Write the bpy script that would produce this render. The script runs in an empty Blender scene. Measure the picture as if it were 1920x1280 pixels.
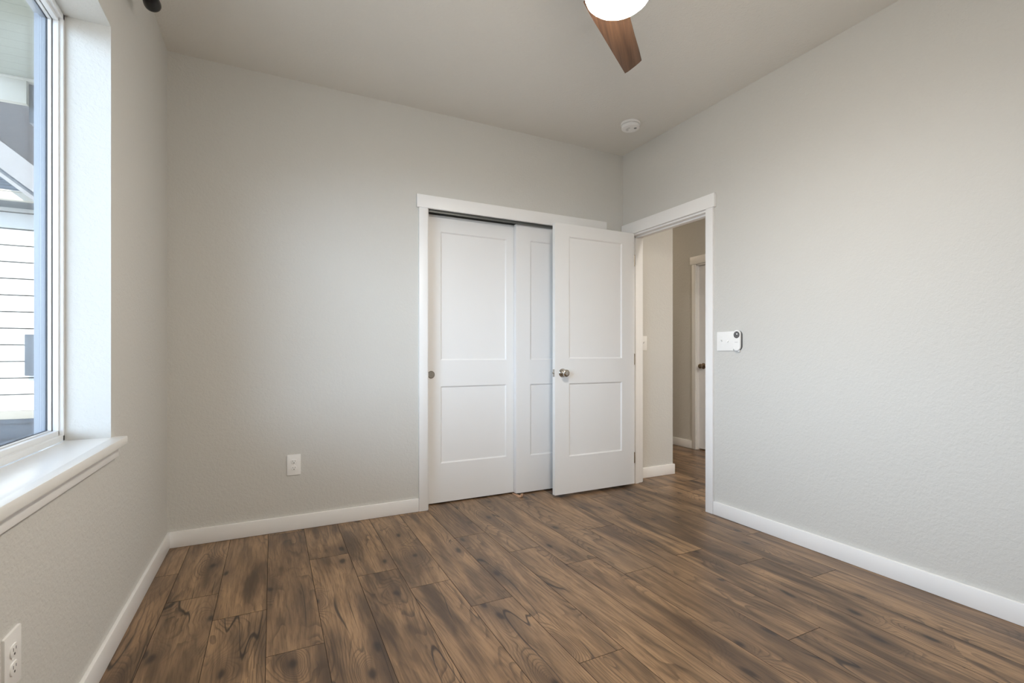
import bpy, bmesh, math, random
from mathutils import Vector, Matrix
R = math.radians
sc = bpy.context.scene
COL = sc.collection

# ------------------------------------------------------------------ camera
W, H = 3.1707, 2.743          # room width (x), ceiling height; back wall is y = 0, camera looks towards +y
cam_d = bpy.data.cameras.new('camera')
cam = bpy.data.objects.new('camera', cam_d); COL.objects.link(cam)
cam.location = (0.5169, -3.2275, 1.0711)
cam.rotation_euler = (R(90), 0, -0.46217)
cam_d.sensor_width = 36.0
cam_d.lens = 903.86 / 1920 * 36.0
cam_d.shift_y = 23.67 / 1920
cam_d.clip_start = 0.02
sc.camera = cam

# ------------------------------------------------------------------ colour management and light
sc.view_settings.view_transform = 'Standard'
sc.view_settings.look = 'None'
sc.view_settings.gamma = 1.0
sc.view_settings.use_curve_mapping = False
sc.view_settings.exposure = 0.40
sc.cycles.max_bounces = 14
sc.cycles.diffuse_bounces = 8
sc.cycles.glossy_bounces = 5
sc.cycles.transparent_max_bounces = 16
sc.cycles.sample_clamp_indirect = 8.0

SKY_BASE = (0.42, 0.60, 0.95, 1)
SKY_BASE_STRENGTH = 0.9
SKY_BRIGHT = (0.69, 0.85, 1.05, 1)
SKY_BRIGHT_STRENGTH = 10.2
SUN_STRENGTH = 9.0
FAN_EMIT = 188.0
HALL_EMIT = 150.0

wd = bpy.data.worlds.new('sky'); sc.world = wd; wd.use_nodes = True
nt = wd.node_tree; nt.nodes.clear()
tc = nt.nodes.new('ShaderNodeTexCoord')
flat = nt.nodes.new('ShaderNodeVectorMath'); flat.operation = 'MULTIPLY'; flat.inputs[1].default_value = (1, 1, 2.1)
cn = nt.nodes.new('ShaderNodeTexNoise'); cn.inputs['Scale'].default_value = 2.6; cn.inputs['Detail'].default_value = 6.0; cn.inputs['Roughness'].default_value = .6
nt.links.new(tc.outputs['Generated'], cn.inputs['Vector'])
ca = nt.nodes.new('ShaderNodeVectorMath'); ca.operation = 'MULTIPLY_ADD'; ca.inputs[1].default_value = (.55, .55, .35); ca.inputs[2].default_value = (-.275, -.275, -.175)
nt.links.new(cn.outputs['Color'], ca.inputs[0])
cv = nt.nodes.new('ShaderNodeVectorMath'); cv.operation = 'ADD'; nt.links.new(tc.outputs['Generated'], cv.inputs[0]); nt.links.new(ca.outputs[0], cv.inputs[1])
nt.links.new(cv.outputs[0], flat.inputs[0])
flatn = nt.nodes.new('ShaderNodeVectorMath'); flatn.operation = 'NORMALIZE'; nt.links.new(flat.outputs[0], flatn.inputs[0])
def glow(az, el, a0, a1):
    """smooth bright lobe added to the sky to light the room: az from -x towards -y, el above the horizon, full inside a1, gone outside a0 (degrees)"""
    v = Vector((-math.cos(R(az)) * math.cos(R(el)), -math.sin(R(az)) * math.cos(R(el)), math.sin(R(el))))
    dot = nt.nodes.new('ShaderNodeVectorMath'); dot.operation = 'DOT_PRODUCT'
    nt.links.new(flatn.outputs[0], dot.inputs[0]); dot.inputs[1].default_value = v
    mr = nt.nodes.new('ShaderNodeMapRange'); mr.interpolation_type = 'SMOOTHSTEP'
    mr.inputs['From Min'].default_value = math.cos(R(a0)); mr.inputs['From Max'].default_value = math.cos(R(a1))
    nt.links.new(dot.outputs['Value'], mr.inputs['Value']); return mr.outputs[0]
gl = nt.nodes.new('ShaderNodeMath'); gl.operation = 'MAXIMUM'
nt.links.new(glow(50, 14, 31, 14), gl.inputs[0]); wk = nt.nodes.new('ShaderNodeMath'); wk.operation = 'MULTIPLY'; wk.inputs[1].default_value = .68  # bright sky lobes, added and aimed through the window to light the walls
nt.links.new(glow(2, 22, 36, 16), wk.inputs[0]); nt.links.new(wk.outputs[0], gl.inputs[1])
b1 = nt.nodes.new('ShaderNodeBackground'); b1.inputs[0].default_value = SKY_BASE; b1.inputs[1].default_value = SKY_BASE_STRENGTH
b2 = nt.nodes.new('ShaderNodeBackground'); b2.inputs[0].default_value = SKY_BRIGHT
ms = nt.nodes.new('ShaderNodeMath'); ms.operation = 'MULTIPLY'; ms.inputs[1].default_value = SKY_BRIGHT_STRENGTH
nt.links.new(gl.outputs[0], ms.inputs[0]); nt.links.new(ms.outputs[0], b2.inputs[1])
ad = nt.nodes.new('ShaderNodeAddShader'); wo = nt.nodes.new('ShaderNodeOutputWorld')
nt.links.new(b1.outputs[0], ad.inputs[0]); nt.links.new(b2.outputs[0], ad.inputs[1]); nt.links.new(ad.outputs[0], wo.inputs[0])

sd = bpy.data.lights.new('sun', 'SUN'); sd.energy = SUN_STRENGTH; sd.angle = R(0.6); sd.color = (1, .97, .92)
so = bpy.data.objects.new('sun', sd); COL.objects.link(so); so.location = (1, -12, 9)
so.rotation_euler = Vector((-0.04, 0.86, -0.51)).to_track_quat('-Z', 'Y').to_euler()

WY0, WY1, WZ0, WZ1 = -2.75, -1.037, 0.741, 2.245       # window opening in the left wall
pd = bpy.data.lights.new('window_portal', 'AREA'); pd.shape = 'RECTANGLE'; pd.size = WZ1 - WZ0; pd.size_y = WY1 - WY0
pd.cycles.is_portal = True
po = bpy.data.objects.new('window_portal', pd); COL.objects.link(po)
po.location = (-0.21, (WY0 + WY1) / 2, (WZ0 + WZ1) / 2); po.rotation_euler = (0, R(-90), 0)

# ------------------------------------------------------------------ node material helpers
class NT:
    def __init__(s, name):
        s.m = bpy.data.materials.new(name); s.m.use_nodes = True; s.t = s.m.node_tree; s.t.nodes.clear()
        s.out = s.t.nodes.new('ShaderNodeOutputMaterial')
    def n(s, typ, **kw):
        nd = s.t.nodes.new('ShaderNode' + typ)
        for k, v in kw.items(): setattr(nd, k, v)
        return nd
    def put(s, sock, v):
        if isinstance(v, bpy.types.NodeSocket): s.t.links.new(v, sock)
        elif v is not None: sock.default_value = v
    def math(s, op, a, b=None, c=None, clamp=False):
        nd = s.n('Math', operation=op, use_clamp=clamp)
        s.put(nd.inputs[0], a); s.put(nd.inputs[1], b); s.put(nd.inputs[2], c)
        return nd.outputs[0]
    def comb(s, x, y, z):
        nd = s.n('CombineXYZ'); s.put(nd.inputs[0], x); s.put(nd.inputs[1], y); s.put(nd.inputs[2], z); return nd.outputs[0]
    def vmul(s, v, k):
        nd = s.n('VectorMath', operation='MULTIPLY'); s.put(nd.inputs[0], v); s.put(nd.inputs[1], k); return nd.outputs[0]
    def noise(s, vec, scale, detail=2.0, rough=0.5, dist=0.0):
        nd = s.n('TexNoise'); s.put(nd.inputs['Vector'], vec); nd.inputs['Scale'].default_value = scale
        nd.inputs['Detail'].default_value = detail; nd.inputs['Roughness'].default_value = rough; nd.inputs['Distortion'].default_value = dist
        return nd.outputs['Fac']
    def ss(s, v, a, b, lo=0.0, hi=1.0):
        nd = s.n('MapRange', interpolation_type='SMOOTHSTEP'); s.put(nd.inputs['Value'], v)
        nd.inputs['From Min'].default_value = a; nd.inputs['From Max'].default_value = b
        nd.inputs['To Min'].default_value = lo; nd.inputs['To Max'].default_value = hi
        return nd.outputs[0]
    def mix(s, f, a, b, blend='MIX'):
        nd = s.n('Mix', data_type='RGBA', blend_type=blend)
        s.put(nd.inputs[0], f); s.put(nd.inputs[6], a); s.put(nd.inputs[7], b); return nd.outputs[2]
    def bsdf(s, col, rough=0.5, metal=0.0, spec=0.5, normal=None, coat=0.0):
        nd = s.n('BsdfPrincipled'); s.put(nd.inputs['Base Color'], col); s.put(nd.inputs['Roughness'], rough)
        s.put(nd.inputs['Metallic'], metal); s.put(nd.inputs['Specular IOR Level'], spec); s.put(nd.inputs['Normal'], normal)
        nd.inputs['Coat Weight'].default_value = coat
        s.t.links.new(nd.outputs[0], s.out.inputs[0]); return nd
    def bump(s, h, strength, dist):
        nd = s.n('Bump'); s.put(nd.inputs['Height'], h); nd.inputs['Strength'].default_value = strength
        nd.inputs['Distance'].default_value = dist; return nd.outputs[0]
    def obj(s): return s.n('TexCoord').outputs['Object']

def srgb(r, g, b):
    f = lambda c: (c / 255 / 12.92) if c / 255 <= 0.04045 else ((c / 255 + 0.055) / 1.055) ** 2.4
    return (f(r), f(g), f(b), 1)

def simple(name, col, rough=0.5, metal=0.0, spec=0.5, var=0.04, scale=6.0, bump=0.0, bscale=60.0):
    t = NT(name); o = t.obj()
    dark = tuple(c * (1 - var) for c in col[:3]) + (1,)
    c = t.mix(t.noise(o, scale, 3), dark, col)
    nrm = t.bump(t.noise(o, bscale, 3), bump, 0.002) if bump else None
    t.bsdf(c, rough, metal, spec, nrm)
    return t.m

def paint(name, col):
    t = NT(name); o = t.obj()
    c = t.mix(t.noise(o, 1.3, 3), tuple(x * .985 for x in col[:3]) + (1,), col)
    h = t.math('ADD', t.noise(o, 74, 2.5, .55, .6), t.math('MULTIPLY', t.noise(o, 34, 2, .5, .5), .8))
    t.bsdf(c, 0.62, 0, 0.25, t.bump(h, 0.62, 0.0028))
    return t.m

M = {}
M['wall'] = paint('wall_paint', srgb(213, 212, 208))
M['ceiling'] = paint('ceiling_paint', srgb(230, 228, 223))
M['trim'] = simple('white_trim_paint', srgb(246, 246, 246), 0.38, 0, 0.4, 0.012)
M['door'] = simple('white_door_paint', srgb(241, 241, 241), 0.42, 0, 0.4, 0.012)
M['vinyl'] = simple('white_vinyl', srgb(236, 238, 240), 0.35, 0, 0.45, 0.012)
M['sill'] = simple('white_sill_paint', srgb(240, 240, 238), 0.28, 0, 0.5, 0.01)
M['vinyl_ext'] = simple('shaded_white_vinyl', srgb(146, 154, 166), 0.4, 0, 0.4, 0.02)  # white vinyl seen in shade, the shading put into its colour
M['gasket'] = simple('dark_gasket', srgb(70, 74, 80), 0.6, var=0.1)
M['plastic'] = simple('white_plastic', srgb(247, 247, 246), 0.3, 0, 0.5, 0.01)
M['plastic_grey'] = simple('grey_plastic', srgb(128, 128, 130), 0.4, 0, 0.5, 0.15, 200)
M['plastic_dark'] = simple('dark_grey_plastic', srgb(88, 88, 90), 0.4, 0, 0.5, 0.05)
M['slot'] = simple('dark_slot', srgb(60, 58, 55), 0.7, var=0.1)
M['nickel'] = simple('satin_nickel', srgb(190, 184, 176), 0.22, 1.0, 0.5, 0.05)
M['bronze'] = simple('dark_bronze', srgb(150, 132, 114), 0.24, 1.0, 0.5, 0.08)
M['steel'] = simple('galvanised_steel', srgb(140, 142, 140), 0.42, 0.85, 0.5, 0.08)
M['black'] = simple('black_metal', srgb(24, 23, 24), 0.34, 0.3, 0.5, 0.08)
M['clip'] = simple('tan_plastic', srgb(205, 165, 135), 0.4, 0, 0.5, 0.06)
M['dark'] = simple('closet_shell', srgb(190, 186, 180), 0.7, var=0.04)
M['groove'] = simple('plank_groove', srgb(52, 38, 27), 0.7, var=0.2)
# outside
M['soffit'] = None
M['siding'] = simple('white_lap_siding', srgb(202, 202, 199), 0.6, 0, 0.3, 0.02)
M['grey_stucco'] = simple('grey_stucco', srgb(50, 50, 54), 0.8, 0, 0.2, 0.06, 3)
M['rake'] = simple('weathered_white_board', srgb(120, 121, 124), 0.7, 0, 0.2, 0.22, 14)
M['gutter'] = simple('cream_gutter', srgb(172, 168, 157), 0.5, 0, 0.3, 0.03)
M['band'] = simple('grey_band_board', srgb(128, 126, 120), 0.7, 0, 0.2, 0.05)
M['slate'] = simple('dark_metal_box', srgb(58, 66, 76), 0.5, 0, 0.3, 0.04)

def floor_mat():
    t = NT('hickory_plank')
    uv = t.n('UVMap', uv_map='plank').outputs[0]
    sp = t.n('SeparateXYZ'); t.put(sp.inputs[0], uv); u, v = sp.outputs[0], sp.outputs[1]
    seed = t.n('Attribute', attribute_name='seed').outputs['Fac']
    z = t.math('MULTIPLY', seed, 37.0)
    # knots: sparse cells elongated along the board
    vo = t.n('TexVoronoi', voronoi_dimensions='2D', feature='F1'); vo.inputs['Scale'].default_value = 1.0
    wob = t.math('MULTIPLY', t.math('SUBTRACT', t.noise(t.comb(t.math('MULTIPLY', u, 9), t.math('MULTIPLY', v, 5), z), 1.0, 2), .5), .22)
    t.put(vo.inputs['Vector'], t.comb(t.math('ADD', t.math('MULTIPLY', u, 5.6), wob), t.math('ADD', t.math('MULTIPLY', v, 2.5), wob), 0.0))
    d = vo.outputs['Distance']
    rc = t.n('SeparateColor'); t.put(rc.inputs[0], vo.outputs['Color']); cr = rc.outputs[0]
    has = t.ss(cr, .42, .50)
    core = t.math('MULTIPLY', t.ss(d, .11, .025), has)
    halo = t.math('MULTIPLY', t.ss(d, .46, .03), has)
    # growth-ring field, contour lines make cathedral loops
    f1 = t.noise(t.comb(t.math('MULTIPLY', u, 4.6), t.math('MULTIPLY', v, .62), z), 1.0, 1.5, .4)
    f2 = t.noise(t.comb(t.math('MULTIPLY', u, 17), t.math('MULTIPLY', v, 5.5), z), 1.0, 2)
    g = t.math('ADD', f1, t.math('MULTIPLY', f2, .055))
    g = t.math('ADD', g, t.math('MULTIPLY', t.math('MULTIPLY', t.math('EXPONENT', t.math('MULTIPLY', d, -5.5)), has), .55))
    ring = t.math('FRACT', t.math('MULTIPLY', g, 29.0))
    line = t.math('MULTIPLY', t.ss(ring, .50, .93), t.ss(ring, 1.0, .95))
    linestr = t.ss(t.noise(t.comb(t.math('MULTIPLY', u, 7), t.math('MULTIPLY', v, 2.2), t.math('ADD', z, 9.)), 1.0, 2), .40, .64)
    # fibres and pores
    fib = t.noise(t.comb(t.math('ADD', t.math('MULTIPLY', u, 190), t.math('MULTIPLY', f1, 30)), t.math('MULTIPLY', v, 9), z), 1.0, 3, .6)
    fib2 = t.noise(t.comb(t.math('ADD', t.math('MULTIPLY', u, 62), t.math('MULTIPLY', f1, 22)), t.math('MULTIPLY', v, 3.2), z), 1.0, 3, .6)
    # broad smoky tone
    tone = t.noise(t.comb(t.math('MULTIPLY', u, 11), t.math('MULTIPLY', v, 1.7), t.math('ADD', z, 3.)), 1.0, 3, .55, .3)
    # long checks
    ck = t.noise(t.comb(t.math('MULTIPLY', u, 5.2), t.math('MULTIPLY', v, .42), t.math('ADD', z, 17.)), 1.0, 2.2, .55)
    ckl = t.ss(t.math('ABSOLUTE', t.math('SUBTRACT', ck, .53)), .0058, .0010)
    ckm = t.ss(t.noise(t.comb(t.math('MULTIPLY', u, 2), t.math('MULTIPLY', v, 1.6), t.math('ADD', z, 23.)), 1.0, 1), .47, .56)
    crack = t.math('MULTIPLY', ckl, ckm)
    base = t.mix(t.ss(tone, .30, .66), srgb(74, 56, 40), srgb(172, 138, 103))
    per = t.math('FRACT', t.math('MULTIPLY', seed, 7.31))
    base = t.mix(t.math('MULTIPLY', per, .45), base, srgb(112, 89, 68))
    base = t.mix(t.ss(t.math('FRACT', t.math('MULTIPLY', seed, 3.77)), .45, 1., 0., .22), base, srgb(190, 158, 124))
    base = t.mix(t.ss(fib2, .42, .68, 0., .42), base, srgb(76, 58, 41))
    base = t.mix(t.ss(fib, .46, .68, 0., .40), base, srgb(68, 50, 35))
    base = t.mix(t.math('MULTIPLY', t.math('MULTIPLY', line, linestr), .60), base, srgb(58, 42, 29))
    base = t.mix(t.math('MULTIPLY', halo, .50), base, srgb(70, 53, 42))
    base = t.mix(t.math('MULTIPLY', core, .85), base, srgb(40, 31, 26))
    base = t.mix(t.math('MULTIPLY', crack, .85), base, srgb(36, 26, 20))
    rough = t.math('ADD', .27, t.math('MULTIPLY', fib2, .14))
    h = t.math('SUBTRACT', t.math('MULTIPLY', fib, .5), t.math('ADD', t.math('MULTIPLY', line, .3), t.math('MULTIPLY', crack, 1.2)))
    t.bsdf(base, rough, 0, 0.45, t.bump(h, 0.22, 0.0006))
    return t.m
M['floor'] = floor_mat()

def blade_mat():
    t = NT('walnut_blade'); o = t.obj()
    s = t.vmul(o, (1.6, 24, 24))
    f = t.noise(s, 1.0, 3, .6, .5)
    c = t.mix(t.ss(f, .35, .68), srgb(66, 46, 35), srgb(108, 80, 60))
    c = t.mix(t.ss(t.noise(t.vmul(o, (4, 160, 160)), 1.0, 3), .4, .8, 0, .4), c, srgb(58, 41, 32))
    t.bsdf(c, .42, 0, .4)
    return t.m
M['walnut'] = blade_mat()

def emit_mat(name, col, strength):
    t = NT(name); e = t.n('Emission'); e.inputs[0].default_value = col; e.inputs[1].default_value = strength
    d = t.n('BsdfDiffuse'); d.inputs[0].default_value = (.8, .78, .72, 1)
    a = t.n('AddShader'); t.t.links.new(e.outputs[0], a.inputs[0]); t.t.links.new(d.outputs[0], a.inputs[1])
    t.t.links.new(a.outputs[0], t.out.inputs[0]); return t.m
M['bulb'] = emit_mat('lit_opal_glass', (1.0, .91, .79, 1), FAN_EMIT)
M['bulb_rim'] = emit_mat('opal_glass_rim', (1.0, .74, .40, 1), 1.0)
M['hall_fill'] = emit_mat('hall_fill_glow', (1.0, .91, .80, 1), HALL_EMIT)

def glass_mat():
    t = NT('clear_window_glass')
    tr = t.n('BsdfTransparent'); tr.inputs[0].default_value = (.97, .985, .98, 1)
    gl = t.n('BsdfGlossy'); gl.inputs['Roughness'].default_value = 0.0
    fr = t.n('Fresnel'); bf = t.n('NewGeometry').outputs['Backfacing']
    t.put(fr.inputs[0], t.math('ADD', 1.38, t.math('MULTIPLY', bf, 1 / 1.38 - 1.38)))
    mx = t.n('MixShader'); t.t.links.new(fr.outputs[0], mx.inputs[0]); t.t.links.new(tr.outputs[0], mx.inputs[1]); t.t.links.new(gl.outputs[0], mx.inputs[2])
    t.t.links.new(mx.outputs[0], t.out.inputs[0]); return t.m
M['glass'] = glass_mat()

def striped(name, a, b, axis, pitch, width, rough=.7):
    t = NT(name); sp = t.n('SeparateXYZ'); t.put(sp.inputs[0], t.obj())
    f = t.math('FRACT', t.math('DIVIDE', sp.outputs[axis], pitch))
    m = t.ss(f, width, width * .5)
    n = t.mix(t.noise(t.obj(), 9, 3), tuple(x * .92 for x in a[:3]) + (1,), a)
    t.bsdf(t.mix(m, n, b), rough, 0, .3); return t.m
M['soffit'] = striped('beadboard_soffit', srgb(150, 153, 142), srgb(126, 130, 120), 1, .09, .06)
def brick_mat(name, a, b, mortar, scale, w, h):
    t = NT(name); br = t.n('TexBrick')
    sp = t.n('SeparateXYZ'); t.put(sp.inputs[0], t.obj()); t.put(br.inputs['Vector'], t.comb(sp.outputs[0], sp.outputs[2], 0))
    br.inputs['Color1'].default_value = a; br.inputs['Color2'].default_value = b; br.inputs['Mortar'].default_value = mortar
    br.inputs['Scale'].default_value = scale; br.inputs['Brick Width'].default_value = w; br.inputs['Row Height'].default_value = h; br.inputs['Mortar Size'].default_value = .012
    t.bsdf(br.outputs[0], .8, 0, .2); return t.m
M['stone'] = brick_mat('dark_stone_base', srgb(44, 52, 64), srgb(56, 64, 76), srgb(34, 40, 50), 1.0, .42, .16)
def shingle_mat():
    t = NT('grey_shingle'); br = t.n('TexBrick'); sp = t.n('SeparateXYZ'); t.put(sp.inputs[0], t.obj())
    t.put(br.inputs['Vector'], t.comb(sp.outputs[0], sp.outputs[1], 0))
    br.inputs['Color1'].default_value = srgb(120, 128, 140); br.inputs['Color2'].default_value = srgb(138, 146, 158); br.inputs['Mortar'].default_value = srgb(86, 92, 102)
    br.inputs['Scale'].default_value = 1.0; br.inputs['Brick Width'].default_value = .3; br.inputs['Row Height'].default_value = .14; br.inputs['Mortar Size'].default_value = .012
    t.bsdf(br.outputs[0], .9, 0, .1); return t.m
M['shingle'] = shingle_mat()
def ground_mat():
    t = NT('concrete_and_grass'); o = t.obj()
    c = t.mix(t.ss(t.noise(o, .7, 4), .4, .6), srgb(206, 204, 198), srgb(226, 224, 219))
    t.bsdf(c, .9, 0, .1); return t.m
M['ground'] = ground_mat()

# ------------------------------------------------------------------ mesh helpers
def box(bm, lo, hi, bev=0.0, seg=2, mat=0, edges=None):
    lo, hi = Vector(lo), Vector(hi)
    r = bmesh.ops.create_cube(bm, size=1.0)
    vs = r['verts']
    for v in vs: v.co = Vector((lo[i] + (v.co[i] + .5) * (hi[i] - lo[i]) for i in range(3)))
    fs = set(f for v in vs for f in v.link_faces)
    for f in fs: f.material_index = mat
    if bev > 0:
        es = set(e for v in vs for e in v.link_edges)
        bmesh.ops.bevel(bm, geom=list(es), offset=bev, segments=seg, affect='EDGES', profile=.5)
    return vs
def lathe(bm, prof, center=(0, 0, 0), axis='Z', seg=40, mat=0, close=True):
    """prof: (radius, height) pairs along the axis"""
    c = Vector(center); rings = []
    def P(r, h, a):
        x, y = r * math.cos(a), r * math.sin(a)
        return c + {'Z': Vector((x, y, h)), 'Y': Vector((x, h, y)), 'X': Vector((h, x, y))}[axis]
    for r, h in prof:
        if r < 1e-6: rings.append([bm.verts.new(P(0, h, 0))])
        else: rings.append([bm.verts.new(P(r, h, 2 * math.pi * i / seg)) for i in range(seg)])
    for a, b in zip(rings, rings[1:]):
        for i in range(seg):
            j = (i + 1) % seg
            q = [a[i % len(a)], a[j % len(a)], b[j % len(b)], b[i % len(b)]]
            q = list(dict.fromkeys(q))
            if len(q) >= 3:
                f = bm.faces.new(q); f.material_index = mat
    if close:
        for rg in (rings[0], rings[-1]):
            if len(rg) > 2:
                f = bm.faces.new(rg); f.material_index = mat
def prism(bm, pts, d0, d1, axis='Z', mat=0, bev=0.0):
    """extrude a 2-D outline along an axis; pts are (x,y) for Z, (x,z) for Y, (y,z) for X"""
    def P(a, b, d): return {'Z': (a, b, d), 'Y': (a, d, b), 'X': (d, a, b)}[axis]
    A = [bm.verts.new(P(a, b, d0)) for a, b in pts]; B = [bm.verts.new(P(a, b, d1)) for a, b in pts]
    fs = [bm.faces.new(A), bm.faces.new(B)]
    for i in range(len(pts)):
        j = (i + 1) % len(pts); fs.append(bm.faces.new([A[i], A[j], B[j], B[i]]))
    for f in fs: f.material_index = mat
    if bev > 0:
        es = set(list(fs[0].edges) + list(fs[1].edges))
        bmesh.ops.bevel(bm, geom=list(es), offset=bev, segments=2, affect='EDGES', profile=.5)
def obj(name, bm, mats, parent=None, smooth=True, loc=None):
    bmesh.ops.recalc_face_normals(bm, faces=bm.faces[:])
    me = bpy.data.meshes.new(name)
    if loc is not None:
        bmesh.ops.translate(bm, verts=bm.verts[:], vec=-Vector(loc))
    bm.to_mesh(me); bm.free()
    for m in (mats if isinstance(mats, (list, tuple)) else [mats]): me.materials.append(m)
    if smooth:
        me.polygons.foreach_set('use_smooth', [True] * len(me.polygons)); me.set_sharp_from_angle(angle=R(32))
    o = bpy.data.objects.new(name, me); COL.objects.link(o)
    if loc is not None: o.location = loc
    if parent is not None:
        o.parent = parent
        if loc is not None: o.location = Vector(loc) - parent.location
    return o
def B(): return bmesh.new()
def boxes(name, lst, mats, parent=None, bev=0.0, loc=None):
    bm = B()
    for it in lst: box(bm, it[0], it[1], it[2] if len(it) > 2 else bev, mat=it[3] if len(it) > 3 else 0)
    return obj(name, bm, mats, parent, loc=loc)
def struct(o, label=None, cat=None):
    o['kind'] = 'structure'
    if label: o['label'] = label
    if cat: o['category'] = cat
    return o
def thing(name, label, cat, loc=(0, 0, 0), group=None):
    o = bpy.data.objects.new(name, None); COL.objects.link(o); o.location = loc; o.empty_display_size = .05
    o['label'] = label; o['category'] = cat
    if group: o['group'] = group
    return o
def tag(o, label, cat, group=None):
    o['label'] = label; o['category'] = cat
    if group: o['group'] = group
    return o

# ------------------------------------------------------------------ room shell
T = 0.115                        # inner wall thickness
YB = -3.77                       # wall behind the camera
XH = 4.79                        # far hall wall
# closet opening
CX0, CX1, CZ = 1.4786, 2.915, 2.085
# bedroom doorway in the right wall (rough opening; jambs fill 19 mm)
DY0, DY1, DZ = -0.893, -0.087, 2.060
# hall door in far wall
FY0, FY1, FZ = -0.104, 0.709, 2.082

struct(boxes('wall_left', [((-.2, YB - T, 0), (0, WY0, H)), ((-.2, WY1, 0), (0, .9, H)),
                           ((-.2, WY0, 0), (0, WY1, WZ0)), ((-.2, WY0, WZ1), (0, WY1, H))], M['wall']))
struct(boxes('wall_back', [((0, 0, 0), (CX0, T, H)), ((CX1, 0, 0), (W + T, T, H)), ((CX0, 0, CZ), (CX1, T, H))], M['wall']))
struct(boxes('wall_right', [((W, YB - T, 0), (W + T, DY0, H)), ((W, DY1, 0), (W + T, 0, H)), ((W, DY0, DZ), (W + T, DY1, H))], M['wall']))
struct(boxes('wall_front', [((0, YB - T, 0), (W, YB, H))], M['wall']))
struct(boxes('wall_closet', [((0.9, .75, 0), (W + T, .85, H)), ((.9, T, 0), (1.0, .75, H)), ((W + .02, T, 0), (W + T, .75, H))], M['dark']))
struct(boxes('wall_hall', [((W + T, 0, 0), (3.735, 3.3, H))], M['wall']))
struct(boxes('wall_hall_far', [((XH, -6, 0), (XH + T, FY0, H)), ((XH, FY1, 0), (XH + T, 3.3, H)), ((XH, FY0, FZ), (XH + T, FY1, H)), ((XH + T, FY0 - .3, -.05), (XH + T + .06, FY1 + .3, H))], M['wall']))  # last slab is unseen, added behind the hall door to block stray light
struct(boxes('wall_hall_end', [((3.735, 3.2, 0), (XH, 3.3, H)), ((W + T, -6, 0), (XH, -5.9, H)), ((W, -6, 0), (W + T, YB - T, H))], M['wall']))
struct(boxes('ceiling', [((-.2, -6.0, H), (XH + T, 3.3, H + .12))], M['ceiling']))

# floor: individual plank faces in one mesh, laid along y
def build_floor():
    bm = B(); uvl = bm.loops.layers.uv.new('plank'); sl = bm.faces.layers.float.new('seed')
    PW, PL, X0 = .1945, 1.2735, .1085
    joints = {-1: -.395, 0: -.71, 1: -.958, 2: -1.315, 3: -.513, 4: -.817, 5: -1.046, 6: -1.319, 7: -.563, 8: -.888, 9: -1.152,
              10: -1.368, 11: -.80, 12: -1.32, 13: -1.55, 14: -1.80, 15: -1.293}
    rnd = random.Random(11); g = .0011; dp = .0012
    ymin, ymax, xmin, xmax = -5.95, 3.25, 0.0, XH + T
    for k in range(-1, 25):
        xa, xb = X0 + (k) * PW, X0 + (k + 1) * PW
        xa, xb = max(xa, xmin), min(xb, xmax)
        if xb - xa < .01: continue
        j = joints.get(k, rnd.uniform(-1.27, 0))
        y = j - PL * math.ceil((j - ymin) / PL)
        while y < ymax:
            ya, yb = max(y, ymin), min(y + PL, ymax); y += PL
            if yb - ya < .005: continue
            seed = rnd.random(); ou, ov = rnd.uniform(0, 40), rnd.uniform(0, 60); flip = rnd.choice((-1, 1))
            o = [(xa, ya), (xb, ya), (xb, yb), (xa, yb)]; i = [(xa + g, ya + g), (xb - g, ya + g), (xb - g, yb - g), (xa + g, yb - g)]
            O = [bm.verts.new((a, b, -dp)) for a, b in o]; I = [bm.verts.new((a, b, 0)) for a, b in i]
            f = bm.faces.new(I); f[sl] = seed; f.material_index = 0
            for lp in f.loops: lp[uvl].uv = (ou + (lp.vert.co.x - xa), ov + flip * (lp.vert.co.y - ya))
            for q in range(4):
                s = bm.faces.new([O[q], O[(q + 1) % 4], I[(q + 1) % 4], I[q]]); s.material_index = 1; s[sl] = seed
    box(bm, (xmin, ymin, -.12), (xmax, ymax, -.0014), mat=1)
    me = bpy.data.meshes.new('floor'); bm.to_mesh(me); bm.free()
    me.materials.append(M['floor']); me.materials.append(M['groove'])
    o = bpy.data.objects.new('floor', me); COL.objects.link(o); return o
struct(build_floor())

# ------------------------------------------------------------------ baseboards and casings
BH, BT = .089, .014
def baseboard(name, runs):
    bm = B()
    for lo, hi in runs: box(bm, lo, hi, .0025)
    return struct(obj(name, bm, M['trim']))
CLX0, CLX1 = 1.412, 1.474            # closet side casing
baseboard('baseboard_back', [((0.0, -BT, 0.0008), (CLX0 - .0005, 0, BH)), ((2.978, -BT, 0.0008), (W, 0, BH))])
baseboard('baseboard_left', [((0, YB, 0.0008), (BT, -BT, BH))])
baseboard('baseboard_right', [((W - BT, YB, 0.0008), (W, -.942, BH))])
baseboard('baseboard_front', [((BT, YB, 0.0008), (W - BT, YB + BT, BH))])
baseboard('baseboard_hall', [((W + T, -BT, 0.0008), (3.735 + BT, 0, BH)), ((3.735, -.001, 0.0008), (3.735 + BT, 3.2, BH))])
baseboard('baseboard_hall_far', [((XH - BT, .7555, 0.0008), (XH, 3.2, BH)), ((XH - BT, -5.9, 0.0008), (XH, -.16, BH))])

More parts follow.
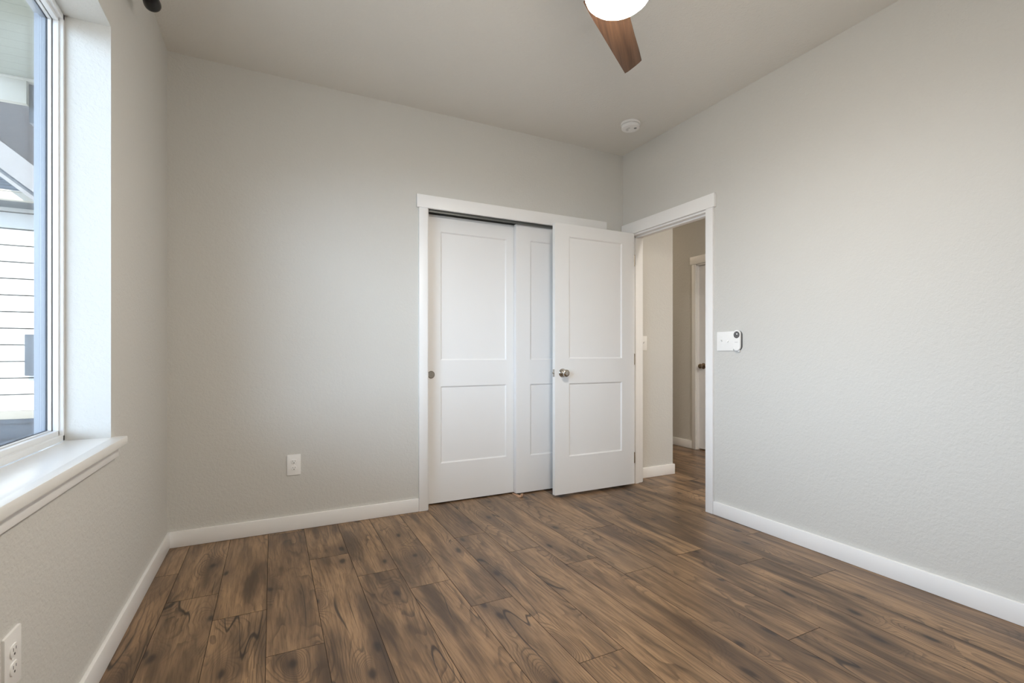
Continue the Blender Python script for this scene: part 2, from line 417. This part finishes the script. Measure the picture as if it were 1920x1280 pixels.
bm = B()
box(bm, (CLX0, -.016, .0008), (CLX1 + .0, 0, 2.0707), .0015)
box(bm, (2.92, -.016, .0008), (2.972, 0, 2.0707), .0015)
box(bm, (1.3966, -.021, 2.0707), (2.987, 0, 2.1587), .0015)
box(bm, (CX0 - .006, 0, .0008), (CX0 + .004, T + .004, CZ), .001)
box(bm, (CX1 - .004, 0, .0008), (CX1 + .006, T + .004, CZ), .001)
box(bm, (CX0, 0.0, CZ), (CX1, T + .004, CZ + .006))
struct(obj('trim_1', bm, M['trim']))

bm = B()
JX = W + T
box(bm, (W - .016, -.940, .0008), (W, -.880, 2.0545), .0015)                       # near leg
box(bm, (W - .016, -.100, .0008), (W, -.040, 2.0545), .0015)                       # leg behind the open door
box(bm, (W - .021, -.957, 2.0545), (W, -.008, 2.1465), .0015)                      # head
box(bm, (JX, -.940, .0008), (JX + .016, -.880, 2.0545), .0015)
box(bm, (JX, -.100, .0008), (JX + .016, -.040, 2.0545), .0015)
box(bm, (JX, -.957, 2.0545), (JX + .021, -.020, 2.1465), .0015)
box(bm, (W - .001, DY0, .0008), (JX + .001, -.874, 2.060), .001)                   # jambs
box(bm, (W - .001, -.106, .0008), (JX + .001, DY1, 2.060), .001)
box(bm, (W - .001, DY0, 2.041), (JX + .001, DY1, 2.060), .001)
SX0, SX1 = W + .037, W + .070                                                      # stops
box(bm, (SX0, -.118, .0008), (SX1, -.105, 2.042), .0012)
box(bm, (SX0, -.875, .0008), (SX1, -.862, 2.042), .0012)
box(bm, (SX0, -.875, 2.029), (SX1, -.105, 2.042), .0012)
struct(obj('trim_2', bm, M['trim']))

bm = B()
box(bm, (XH - .016, .698, .0008), (XH, .752, 2.080), .0015)
box(bm, (XH - .016, -.147, .0008), (XH, -.093, 2.080), .0015)
box(bm, (XH - .021, -.17, 2.080), (XH, .775, 2.168), .0015)
box(bm, (XH - .001, .690, .0008), (XH + T, .709, 2.082), .001)
box(bm, (XH - .001, -.104, .0008), (XH + T, -.085, 2.082), .001)
box(bm, (XH - .001, -.104, 2.064), (XH + T, .709, 2.082), .001)
struct(obj('trim_3', bm, M['trim']))

# ------------------------------------------------------------------ two-panel doors
def panel_door_bm(w, h, t, s=.124, zs=((.278, .830), (1.017, 1.938)), rec=.008, slope=.009):
    """local: x 0..w, y 0 (front) .. t (back), z 0..h; recessed shaker panels on both faces"""
    bm = B(); xs = [0, s, w - s, w]; zz = [0, zs[0][0], zs[0][1], zs[1][0], zs[1][1], h]
    for y, sg in ((0, 1), (t, -1)):
        for i in range(3):
            for k in range(5):
                x0, x1, z0, z1 = xs[i], xs[i + 1], zz[k], zz[k + 1]
                o = [bm.verts.new((a, y, b)) for a, b in ((x0, z0), (x1, z0), (x1, z1), (x0, z1))]
                if i == 1 and k in (1, 3):
                    q = [bm.verts.new((a, y + sg * rec, b)) for a, b in ((x0 + slope, z0 + slope), (x1 - slope, z0 + slope), (x1 - slope, z1 - slope), (x0 + slope, z1 - slope))]
                    bm.faces.new(q)
                    for n in range(4): bm.faces.new([o[n], o[(n + 1) % 4], q[(n + 1) % 4], q[n]])
                else: bm.faces.new(o)
    for a, b in (((0, 0, 0), (w, 0, 0)), ((w, 0, 0), (w, 0, h)), ((w, 0, h), (0, 0, h)), ((0, 0, h), (0, 0, 0))):
        bm.faces.new([bm.verts.new(a), bm.verts.new(b), bm.verts.new((b[0], t, b[2])), bm.verts.new((a[0], t, a[2]))])
    bmesh.ops.remove_doubles(bm, verts=bm.verts[:], dist=1e-5)
    return bm
def move(bm, v): bmesh.ops.translate(bm, verts=bm.verts[:], vec=Vector(v)); return bm

def knob(parent, c, sgn, axis, mat, sx=1.0):
    """round door knob with rose; sgn is the direction it projects along the axis"""
    bm = B()
    pr = [(0, 0), (.033, 0), (.033, .004), (.029, .009), (.017, .012), (.0115, .016), (.0105, .028), (.014, .033), (.022, .037), (.0265, .043), (.0275, .050), (.0255, .057), (.0205, .0615), (.012, .064), (0, .0645)]
    lathe(bm, [(r, sgn * h) for r, h in pr], c, axis, 36, close=False)
    return obj('door_knob', bm, mat, parent)
def hinge_bm(bm, x, y, z, h=.09):
    lathe(bm, [(0, -h / 2), (.0065, -h / 2), (.0065, h / 2), (0, h / 2)], (x, y, z), 'Z', 14)

# door_1: bedroom door, open against the closet
D1 = thing('door_1', 'open white two-panel bedroom door with round nickel knob, swung in front of the closet', 'door', (2.401, -.163, 0)); struct(D1)
dw = .751
sl = obj('slab', move(panel_door_bm(dw, 2.031, .035), (2.401, -.163, .020)), M['door'], D1, smooth=False, loc=(2.401, -.163, 0))
def child(o): o.location = Vector(o.location) - D1.location; return o
k1 = knob(D1, (2.4665, -.163, .930), -1, 'Y', M['nickel']); child(k1)
k2 = knob(D1, (2.4665, -.128, .930), 1, 'Y', M['nickel']); child(k2)
bm = B(); box(bm, (2.3995, -.156, .902), (2.4012, -.134, .958), .0005); box(bm, (2.389, -.151, .923), (2.402, -.139, .937), .003)
child(obj('latch', bm, M['nickel'], D1))
for z in (.22, 1.03, 1.84):
    bm = B(); hinge_bm(bm, W - .0105, -.1235, z); box(bm, (W - .013, -.127, z - .045), (W + .022, -.1245, z + .045)); child(obj('hinge', bm, M['nickel'], D1))

def sliding(name, x0, x1, y0, label, left=.124):
    d = thing(name, label, 'door', (x0, y0, 0)); struct(d)
    o = obj('slab', move(panel_door_bm(x1 - x0, 2.052, .034, left), (x0, y0, .010)), M['door'], d, smooth=False, loc=(x0, y0, 0))
    return d
D2 = sliding('door_2', 1.484, 2.236, .090, 'white two-panel sliding closet door on the left, with round finger pull at its left edge', .115)
bm = B(); lathe(bm, [(.0265, -.0015), (.0265, -.003), (.0245, -.0035), (.0225, -.0015), (.0215, -.0002), (0, -.0002)], (1.528, .090, .9256), 'Y', 36, close=False)
o = obj('finger_pull', bm, M['nickel'], D2); o.location = -D2.location
for x in (1.575, 2.10):
    bm = B(); box(bm, (x - .010, .097, 2.060), (x + .010, .101, 2.076), .001); lathe(bm, [(0, 0), (.007, 0), (.007, .004), (0, .004)], (x, .093, 2.067), 'Y', 14)
    o = obj('roller_hanger', bm, M['steel'], D2); o.location = -D2.location
D3 = sliding('door_3', 2.182, 2.913, .045, 'white two-panel sliding closet door partly hidden behind the open bedroom door')
for x in (2.275, 2.80):
    bm = B(); box(bm, (x - .010, .052, 2.060), (x + .010, .056, 2.076), .001); lathe(bm, [(0, 0), (.007, 0), (.007, .004), (0, .004)], (x, .048, 2.067), 'Y', 14)
    o = obj('roller_hanger', bm, M['steel'], D3); o.location = -D3.location

# track above the sliding doors and floor guide between them
bm = B()
x0, x1 = CX0 + .006, CX1 - .006
box(bm, (x0, .016, 2.0815), (x1, .110, 2.0848))
for y in (.064, .1065): box(bm, (x0, y, 2.067), (x1, y + .0025, 2.084))
box(bm, (x0, .016, 2.0565), (x1, .019, 2.0845))
for z in (2.0565, 2.0625, 2.0685): box(bm, (x0, .0125, z), (x1, .0165, z + .0032), .0008)
tag(obj('sliding_door_track', bm, M['steel'], loc=(x0, .065, 2.0848)), 'grey metal track under the closet head casing, above the sliding doors', 'track')
bm = B()
box(bm, (2.168, -.024, .0006), (2.196, .090, .0035), .0008)
box(bm, (2.186, -.026, .0030), (2.205, -.0225, .026), .001)
prism(bm, [(2.184, .003), (2.204, .003), (2.200, .012), (2.190, .012)], -.0225, -.006, 'Y')
tag(obj('door_guide', bm, M['clip'], loc=(2.182, .03, .0)), 'small tan plastic guide on the floor where the two closet doors overlap', 'guide')

# hall door
D4 = thing('door_4', 'closed cream-lit hall door with dark knob, seen through the bedroom doorway', 'door', (XH + .035, .687, 0)); struct(D4)
bm = panel_door_bm(.769, 2.044, .035)
bmesh.ops.rotate(bm, verts=bm.verts[:], cent=(0, 0, 0), matrix=Matrix.Rotation(R(-90), 3, 'Z'))
o = obj('slab', move(bm, (XH + .030, .687, .014)), M['door'], D4, smooth=False); o.location = -D4.location
o = knob(D4, (XH + .030, .627, .938), -1, 'X', M['bronze']); o.location = -D4.location

# ------------------------------------------------------------------ window
WIN = thing('window_1', 'white vinyl window with deep drywall return and painted wooden sill', 'window', (-.15, (WY0 + WY1) / 2, WZ0)); struct(WIN)
def wchild(o): o.location = Vector(o.location) - WIN.location; return o
def ring(bm, x0, x1, inset, width, mat=0, bev=.0012, zb=None, widthz=None):
    """rectangular frame of bars between inset and inset+width from the opening edge"""
    a, b, c, d = WY0 + inset, WY1 - inset, .7715 + (inset if zb is None else zb), WZ1 - inset
    wz = width if widthz is None else widthz
    box(bm, (x0, a, c), (x1, a + width, d), bev, mat=mat); box(bm, (x0, b - width, c), (x1, b, d), bev, mat=mat)
    box(bm, (x0, a, c), (x1, b, c + wz), bev, mat=mat); box(bm, (x0, a, d - wz), (x1, b, d), bev, mat=mat)
bm = B(); ring(bm, -.166, -.127, 0, .013, widthz=.020)
wchild(obj('frame', bm, M['vinyl'], WIN))
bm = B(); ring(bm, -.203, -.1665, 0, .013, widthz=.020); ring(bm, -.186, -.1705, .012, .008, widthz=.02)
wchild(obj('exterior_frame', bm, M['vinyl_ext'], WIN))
bm = B(); ring(bm, -.1535, -.138, .012, .0065, zb=.018, widthz=.019)
ring(bm, -.166, -.1555, .012, .011, zb=.018, widthz=.022)
wchild(obj('sash', bm, M['vinyl'], WIN))
bm = B(); ring(bm, -.156, -.1530, .012, .0062, zb=.018, widthz=.018, bev=0); ring(bm, -.1685, -.1655, .012, .0122, zb=.018, widthz=.0235, bev=0)
wchild(obj('gasket', bm, M['gasket'], WIN))
bm = B(); box(bm, (-.1700, WY0 + .014, .7715 + .02), (-.1672, WY1 - .014, WZ1 - .014)); wchild(obj('glass_pane', bm, M['glass'], WIN))
bm = B()
prism(bm, [(-.127, WY0 + .0006), (.0005, WY0 + .0006), (.0005, WY0 - .034), (.0405, WY0 - .034), (.0405, WY1 + .034), (.0005, WY1 + .034), (.0005, WY1 - .0006), (-.127, WY1 - .0006)], WZ0, .771, bev=.004)
wchild(obj('sill', bm, M['sill'], WIN))
bm = B(); box(bm, (.0004, WY0 - .032, .698), (.0155, WY1 + .031, .7412), .0015); wchild(obj('apron', bm, M['trim'], WIN))

# curtain rod above the window, only its black end cap reaches into the picture
RODX, RODZ = .080, 2.500
ROD = thing('curtain_rod', 'black curtain rod end cap high on the left wall above the window corner', 'curtain rod', (.0, WY0, RODZ))
def rchild(o): o.location = Vector(o.location) - ROD.location; return o
bm = B(); lathe(bm, [(.0, WY0 - .18), (.0125, WY0 - .18), (.0125, -.86), (0, -.86)], (RODX, 0, RODZ), 'Y', 24); rchild(obj('rod', bm, M['black'], ROD))
for s, y in ((1, -.866), (-1, WY0 - .175)):
    bm = B(); lathe(bm, [(r, s * h) for r, h in ((0, 0), (.020, 0), (.023, .004), (.026, .012), (.0285, .030), (.0305, .050), (.030, .060), (.026, .066), (.014, .069), (0, .070))], (RODX, y, RODZ), 'Y', 32, close=False)
    rchild(obj('finial', bm, M['black'], ROD))
for y in (-.945, WY0 - .10):
    bm = B(); box(bm, (0.0003, y - .012, RODZ - .035), (.005, y + .012, RODZ + .035), .001); box(bm, (.004, y - .006, RODZ - .008), (RODX - .01, y + .006, RODZ + .004), .001)
    lathe(bm, [(.0125, -.008), (.0165, -.008), (.0165, .008), (.0125, .008)], (RODX, y, RODZ), 'Y', 24, close=False)
    rchild(obj('bracket', bm, M['black'], ROD))

# ------------------------------------------------------------------ outlets and switches
def rrect(w, h, r, n=5):
    pts = []
    for cx, cy, a0 in ((w / 2 - r, h / 2 - r, 0), (-w / 2 + r, h / 2 - r, 90), (-w / 2 + r, -h / 2 + r, 180), (w / 2 - r, -h / 2 + r, 270)):
        for i in range(n + 1): a = R(a0 + 90 * i / n); pts.append((cx + r * math.cos(a), cy + r * math.sin(a)))
    return pts
def outlet(label, loc, rotz):
    """local: plate in xz, front faces -y"""
    t = thing('wall_outlet', label, 'outlet', loc, 'duplex outlets'); t.rotation_euler = (0, 0, rotz)
    bm = B(); prism(bm, rrect(.077, .124, .003), -.0055, 0, 'Y', bev=.0018); obj('cover_plate', bm, M['plastic'], t)
    for z in (.0195, -.0195):
        bm = B()
        pts = [(x, zz + z) for x, zz in [(.0172 * math.cos(a), max(-.0135, min(.0135, .0172 * math.sin(a)))) for a in [2 * math.pi * i / 32 for i in range(32)]]]
        prism(bm, pts, -.0080, -.0045, 'Y', bev=.0006)
        f = obj('receptacle', bm, M['plastic'], t)
        bm = B()
        for x, hh in ((-.0063, .0038), (.0063, .0032)): box(bm, (x - .0009, -.0083, z + .0035 - hh), (x + .0009, -.0078, z + .0035 + hh))
        lathe(bm, [(0, -.0083), (.0027, -.0083), (.0027, -.0078), (0, -.0078)], (0, 0, z - .0075), 'Y', 14)
        obj('slots', bm, M['slot'], f)
    bm = B(); lathe(bm, [(0, -.0068), (.0022, -.0066), (.003, -.0055), (.003, -.005)], (0, 0, 0), 'Y', 14, close=False); obj('screw', bm, M['plastic'], t)
    return t
outlet('white duplex outlet low on the back wall, left of the closet', (.6375, 0, .397), 0)
outlet('white duplex outlet low on the left wall beneath the window', (0, -1.783, .3975), R(90))

def switch(label, loc, rotz, gangs, group=None):
    t = thing('light_switch', label, 'light switch', loc, group); t.rotation_euler = (0, 0, rotz)
    w = .078 if gangs == 1 else .126
    bm = B(); prism(bm, rrect(w, .124, .003), -.0055, 0, 'Y', bev=.0018); obj('cover_plate', bm, M['plastic'], t)
    for i in range(gangs):
        x = 0 if gangs == 1 else (-.023 + .046 * i); up = 1 if i == 0 else -1
        bm = B(); box(bm, (x - .0055, -.0058, -.0125), (x + .0055, -.0052, .0125)); ts = obj('toggle_slot', bm, M['plastic'], t)
        bm = B(); prism(bm, [(-.0050, -.004), (-.0165, up * .009), (-.0165, up * .009 + .006), (-.0050, .006)], x - .0042, x + .0042, 'X', bev=.0008); obj('toggle', bm, M['plastic'], t)
        for z in (.030, -.030):
            bm = B(); lathe(bm, [(0, -.0066), (.002, -.0064), (.0028, -.0055), (.0028, -.005)], (x, 0, z), 'Y', 12, close=False); obj('screw', bm, M['plastic'], t)
    return t
switch('white double toggle switch plate on the right wall beside the doorway', (W, -1.030, 1.1555), R(-90), 2)
switch('single toggle switch plate in the hall, beside the door jamb', (3.392, 0, 1.1655), 0, 1)

# fan remote in its wall cradle
RM = thing('fan_remote', 'white oval fan remote with grey round keypad, on the wall right of the double switch', 'remote', (W, -1.130, 1.1575)); RM.rotation_euler = (0, 0, R(-90))
bm = B(); prism(bm, rrect(.054, .126, .0268, 10), -.013, 0, 'Y', bev=.001); obj('back_shell', bm, M['plastic_dark'], RM)
bm = B(); prism(bm, [(x, z + .001) for x, z in rrect(.052, .130, .0258, 10)], -.0225, -.012, 'Y', bev=.003); fc = obj('body', bm, M['plastic'], RM)
bm = B(); lathe(bm, [(0, -.0236), (.0205, -.0236), (.0218, -.0225), (.0218, -.021)], (.001, 0, .036), 'Y', 32, close=False); kp = obj('keypad', bm, M['plastic_dark'], RM)
bm = B()
for a in range(0, 360, 60): lathe(bm, [(0, -.0243), (.003, -.0241), (.0036, -.0234)], (.001 + .0125 * math.cos(R(a)), 0, .036 + .0125 * math.sin(R(a))), 'Y', 12, close=False)
obj('buttons', bm, M['plastic_grey'], kp)
bm = B(); lathe(bm, [(0, -.0246), (.0045, -.0243), (.0052, -.0234)], (.004, 0, .041), 'Y', 16, close=False); obj('centre_button', bm, M['plastic'], kp)
bm = B(); box(bm, (-.012, -.0228, -.0125), (.010, -.0224, -.0095)); obj('marking', bm, simple('pale_grey_print', srgb(205, 206, 208), .4), RM)
bm = B(); box(bm, (-.002, -.012, -.0725), (.014, 0, -.060), .002); obj('cradle', bm, M['plastic'], RM)

# ------------------------------------------------------------------ smoke detector
SD = thing('smoke_detector', 'round white smoke detector on the ceiling near the back corner', 'smoke detector', (2.843, -.484, H))
bm = B(); lathe(bm, [(0, -.0004), (.069, -.0004), (.070, -.004), (.0695, -.012), (.066, -.0155), (.055, -.016), (.055, -.018)], (0, 0, 0), 'Z', 56, close=False); obj('mounting_base', bm, M['plastic'], SD)
bm = B(); lathe(bm, [(.050, -.019), (.0630, -.0195), (.0645, -.024), (.0640, -.036), (.061, -.041), (.054, -.0435), (.036, -.0445), (0, -.0445)], (0, 0, 0), 'Z', 56, close=False); hd = obj('cover', bm, M['plastic'], SD)
bm = B(); lathe(bm, [(0, -.0462), (.009, -.0458), (.0105, -.044)], (.018, -.030, 0), 'Z', 24, close=False); obj('test_button', bm, M['plastic_grey'], hd)
bm = B()
for r in (.020, .026, .032): 
    for k in range(10):
        a = R(100 + 13 * k); c, s = r * math.cos(a), r * math.sin(a)
        lathe(bm, [(0, -.0449), (.0016, -.0449), (.0016, -.044)], (c, s, 0), 'Z', 6, close=False)
obj('sounder_slots', bm, M['plastic_grey'], hd)

# ------------------------------------------------------------------ ceiling fan
FC = Vector((1.60, -1.884, 0))
FAN = thing('ceiling_fan', 'ceiling fan with lit opal bowl light and walnut blades', 'ceiling fan', (FC.x, FC.y, H))
def fchild(o): o.location = Vector((0, 0, -H)) if o.parent == FAN else Vector((0, 0, 0)); return o
bm = B(); lathe(bm, [(0, H - .0004), (.068, H - .0004), (.068, H - .012), (.052, H - .05), (.022, H - .062), (.0, H - .062)], (0, 0, 0), 'Z', 40, close=False); fchild(obj('canopy', bm, M['bronze'], FAN))
bm = B(); lathe(bm, [(0, H - .058), (.0125, H - .058), (.0125, 2.50), (0, 2.50)], (0, 0, 0), 'Z', 24, close=False); fchild(obj('downrod', bm, M['bronze'], FAN))
bm = B(); lathe(bm, [(0, 2.515), (.03, 2.515), (.07, 2.495), (.098, 2.46), (.106, 2.43), (.106, 2.385), (.110, 2.375), (.110, 2.345), (.0, 2.345)], (0, 0, 0), 'Z', 56, close=False); fchild(obj('motor_housing', bm, M['bronze'], FAN))
bm = B(); lathe(bm, [(0.0, 2.346), (.109, 2.346), (.1125, 2.340), (.1135, 2.330), (.108, 2.315), (.094, 2.302), (.070, 2.293), (.040, 2.288), (0, 2.2865)], (0, 0, 0), 'Z', 64, close=False)
for f in bm.faces:
    if f.calc_center_median().z > 2.326: f.material_index = 1
fchild(obj('light_bowl', bm, [M['bulb'], M['bulb_rim']], FAN))
# blade outline measured relative to the fan axis
left = [(-.036, .157), (.0436, .2132), (.1451, .279), (.2608, .3554), (.4041, .4494)]
right = [(.4252, .360), (.3713, .3129), (.2798, .2382), (.199, .1697), (.130, .085), (.092, .02)]
def blade_bm(ang):
    # local frame: x along the blade
    a0 = math.atan2(.405, .415); rot = Matrix.Rotation(-a0, 2)
    L = [rot @ Vector(p) for p in left]; Rr = [rot @ Vector(p) for p in reversed(right)]
    n = 18
    def samp(poly, t):
        d = [0]
        for a, b in zip(poly, poly[1:]): d.append(d[-1] + (b - a).length)
        s = t * d[-1]
        for i in range(len(poly) - 1):
            if s <= d[i + 1] + 1e-9:
                k = (s - d[i]) / max(1e-9, d[i + 1] - d[i]); return poly[i].lerp(poly[i + 1], k)
        return poly[-1]
    bm = B(); m = 6; top, bot = [], []
    for i in range(n + 1):
        p, q = samp(L, i / n), samp(Rr, i / n); rt, rb = [], []
        for j in range(m + 1):
            c = p.lerp(q, j / m); s = j / m - .5
            z = 2.402 + s * .018 * (1 if True else 0) ; th = .0055 * (1 - (2 * s) ** 4 * .6)
            rt.append(bm.verts.new((c.x, c.y, z + th))); rb.append(bm.verts.new((c.x, c.y, z - th)))
        top.append(rt); bot.append(rb)
    for i in range(n):
        for j in range(m):
            bm.faces.new([top[i][j], top[i + 1][j], top[i + 1][j + 1], top[i][j + 1]]); bm.faces.new([bot[i][j], bot[i][j + 1], bot[i + 1][j + 1], bot[i + 1][j]])
        for j in (0, m): bm.faces.new([top[i][j], bot[i][j], bot[i + 1][j], top[i + 1][j]])
    for i in (0, n):
        for j in range(m): bm.faces.new([top[i][j], top[i][j + 1], bot[i][j + 1], bot[i][j]])
    return bm, a0
b0 = None
for k in range(3):
    if b0 is None:
        bm, a0 = blade_bm(0); b0 = obj('blade', bm, M['walnut'], FAN); ob = b0
    else:
        ob = b0.copy(); COL.objects.link(ob); ob.parent = FAN
    ob.location = (0, 0, -H); ob.rotation_euler = (0, 0, a0 + R(120) * k)

# ceiling fixture added out of view as a fill light for the hall
HL = thing('hall_fill_light', 'flush round fill light added out of view in the hall beyond the doorway', 'ceiling light', (3.56, -2.25, H))
bm = B(); lathe(bm, [(0, -.0004), (.15, -.0004), (.15, -.022), (.142, -.026), (.0, -.026)], (0, 0, 0), 'Z', 40, close=False); obj('rim', bm, M['nickel'], HL)
bm = B(); lathe(bm, [(.138, -.0262), (.130, -.05), (.09, -.072), (0, -.08)], (0, 0, 0), 'Z', 40, close=False); obj('diffuser', bm, M['hall_fill'], HL)
HL2 = HL.copy(); COL.objects.link(HL2); HL2.location = (4.2, 2.3, H)  # second fill light, added out of view to brighten the far hall wall
for ch in list(HL.children):
    c = ch.copy(); COL.objects.link(c); c.parent = HL2
ch = [c for c in HL2.children if c.name.startswith('diffuser')][0]
ch.data = ch.data.copy(); ch.data.materials[0] = emit_mat('dim_hall_fill', (1.0, .80, .58, 1), HALL_EMIT * .21)
HL2['label'] = 'flush round fill light added out of view round the corner of the hall, for its far wall'

# ------------------------------------------------------------------ outside
struct(boxes('ground', [((-30, -30, -.5), (-.25, 30, -.35))], M['ground']))
# eave of this house above the window
EV = thing('roof_eave', 'beadboard eave soffit seen through the top of the window', 'eave', (-.6, .7, 2.75)); struct(EV)
def echild(o): o.location = -Vector(EV.location); return o
bm = B(); box(bm, (-1.0, -4.3, 2.752), (-.206, .72, 2.80)); echild(obj('soffit', bm, M['soffit'], EV))
bm = B(); box(bm, (-1.03, .72, 2.596), (-.822, .76, 2.752), .003); box(bm, (-1.03, .715, 2.735), (-.25, .765, 2.752), .003); echild(obj('end_board', bm, M['gutter'], EV))
bm = B(); box(bm, (-.825, .765, 2.50), (-.55, .9, 2.735), .002); prism(bm, [(-.825, 2.50), (-.55, 2.50), (-.55, 2.26)], .765, .83, 'Y', mat=1); echild(obj('corner_return', bm, [M['slate'], M['rake']], EV))

NB = thing('neighbouring_house', 'white-sided house with stone base seen through the window', 'house', (-4, 3.8, -.35))
def nchild(o): o.location = -Vector(NB.location); return o
# lap siding: each course tilts out at the bottom
bm = B(); ey = 3.8; z = .465; pitch = .178
while z < 2.70:
    z2 = min(z + pitch, 2.74) - .014
    prism(bm, [(ey - .014, z), (ey + .045, z), (ey + .045, z2), (ey - .004, z2)], -9, .5, 'X'); z += pitch
box(bm, (-9, ey + .04, -.35), (.5, ey + .2, 2.75), mat=1)  # dark backing shows between courses, painting the shadow line under each lap
nchild(obj('siding', bm, [M['siding'], M['slot']], NB))
bm = B(); box(bm, (-9, ey - .03, .375), (.5, ey + .05, .463), .004); nchild(obj('water_table', bm, M['band'], NB))
bm = B(); box(bm, (-9, ey - .02, -.35), (.5, ey + .05, .374)); nchild(obj('stone_base', bm, M['stone'], NB))
bm = B(); box(bm, (-9, ey - .345, 2.64), (.5, ey, 2.67)); nchild(obj('soffit', bm, M['slate'], NB))
bm = B(); box(bm, (-9, ey - .40, 2.632), (.5, ey - .34, 2.725), .012, 3); box(bm, (-9, ey - .41, 2.716), (.5, ey - .335, 2.730), .004); nchild(obj('gutter', bm, M['gutter'], NB))
bm = B(); prism(bm, [(ey - .37, 2.735), (ey - .37, 2.70), (ey + 5, 5.25), (ey + 5, 5.29)], -9, .5, 'X'); nchild(obj('roof', bm, M['shingle'], NB))
# projecting gable with a sloped rake board, in front of the roof
gy = 3.30; zt = lambda x: 3.184 - .833 * (x + 1.891); zb = lambda x: zt(x) - .268
def slope_board(name, x0, x1, f0, f1, y0, y1, m):
    b = B(); prism(b, [(x0, f0(x0)), (x1, f0(x1)), (x1, f1(x1)), (x0, f1(x0))], y0, y1, 'Y'); nchild(obj(name, b, m, NB))
slope_board('gable_wall', -3.4, -1.35, lambda x: 5.2, lambda x: zt(x) - .02, gy + .03, gy + .9, M['grey_stucco'])
slope_board('rake_board', -3.4, -1.35, zt, zb, gy - .03, gy + .10, M['rake'])
slope_board('rake_trim', -3.4, -1.35, lambda x: zb(x), lambda x: zb(x) - .042, gy + .0, gy + .10, M['slate'])
slope_board('rake_edge', -3.4, -1.35, lambda x: zb(x) - .042, lambda x: zb(x) - .085, gy - .02, gy + .10, M['rake'])
tag(obj('utility_box', (lambda b: (box(b, (-1.845, 3.69, .84), (-1.55, 3.782, 1.283), .006), b)[1])(B()), M['slate'], loc=(-1.7, 3.782, 1.06)), 'grey utility box on the white siding outside the window', 'utility box')
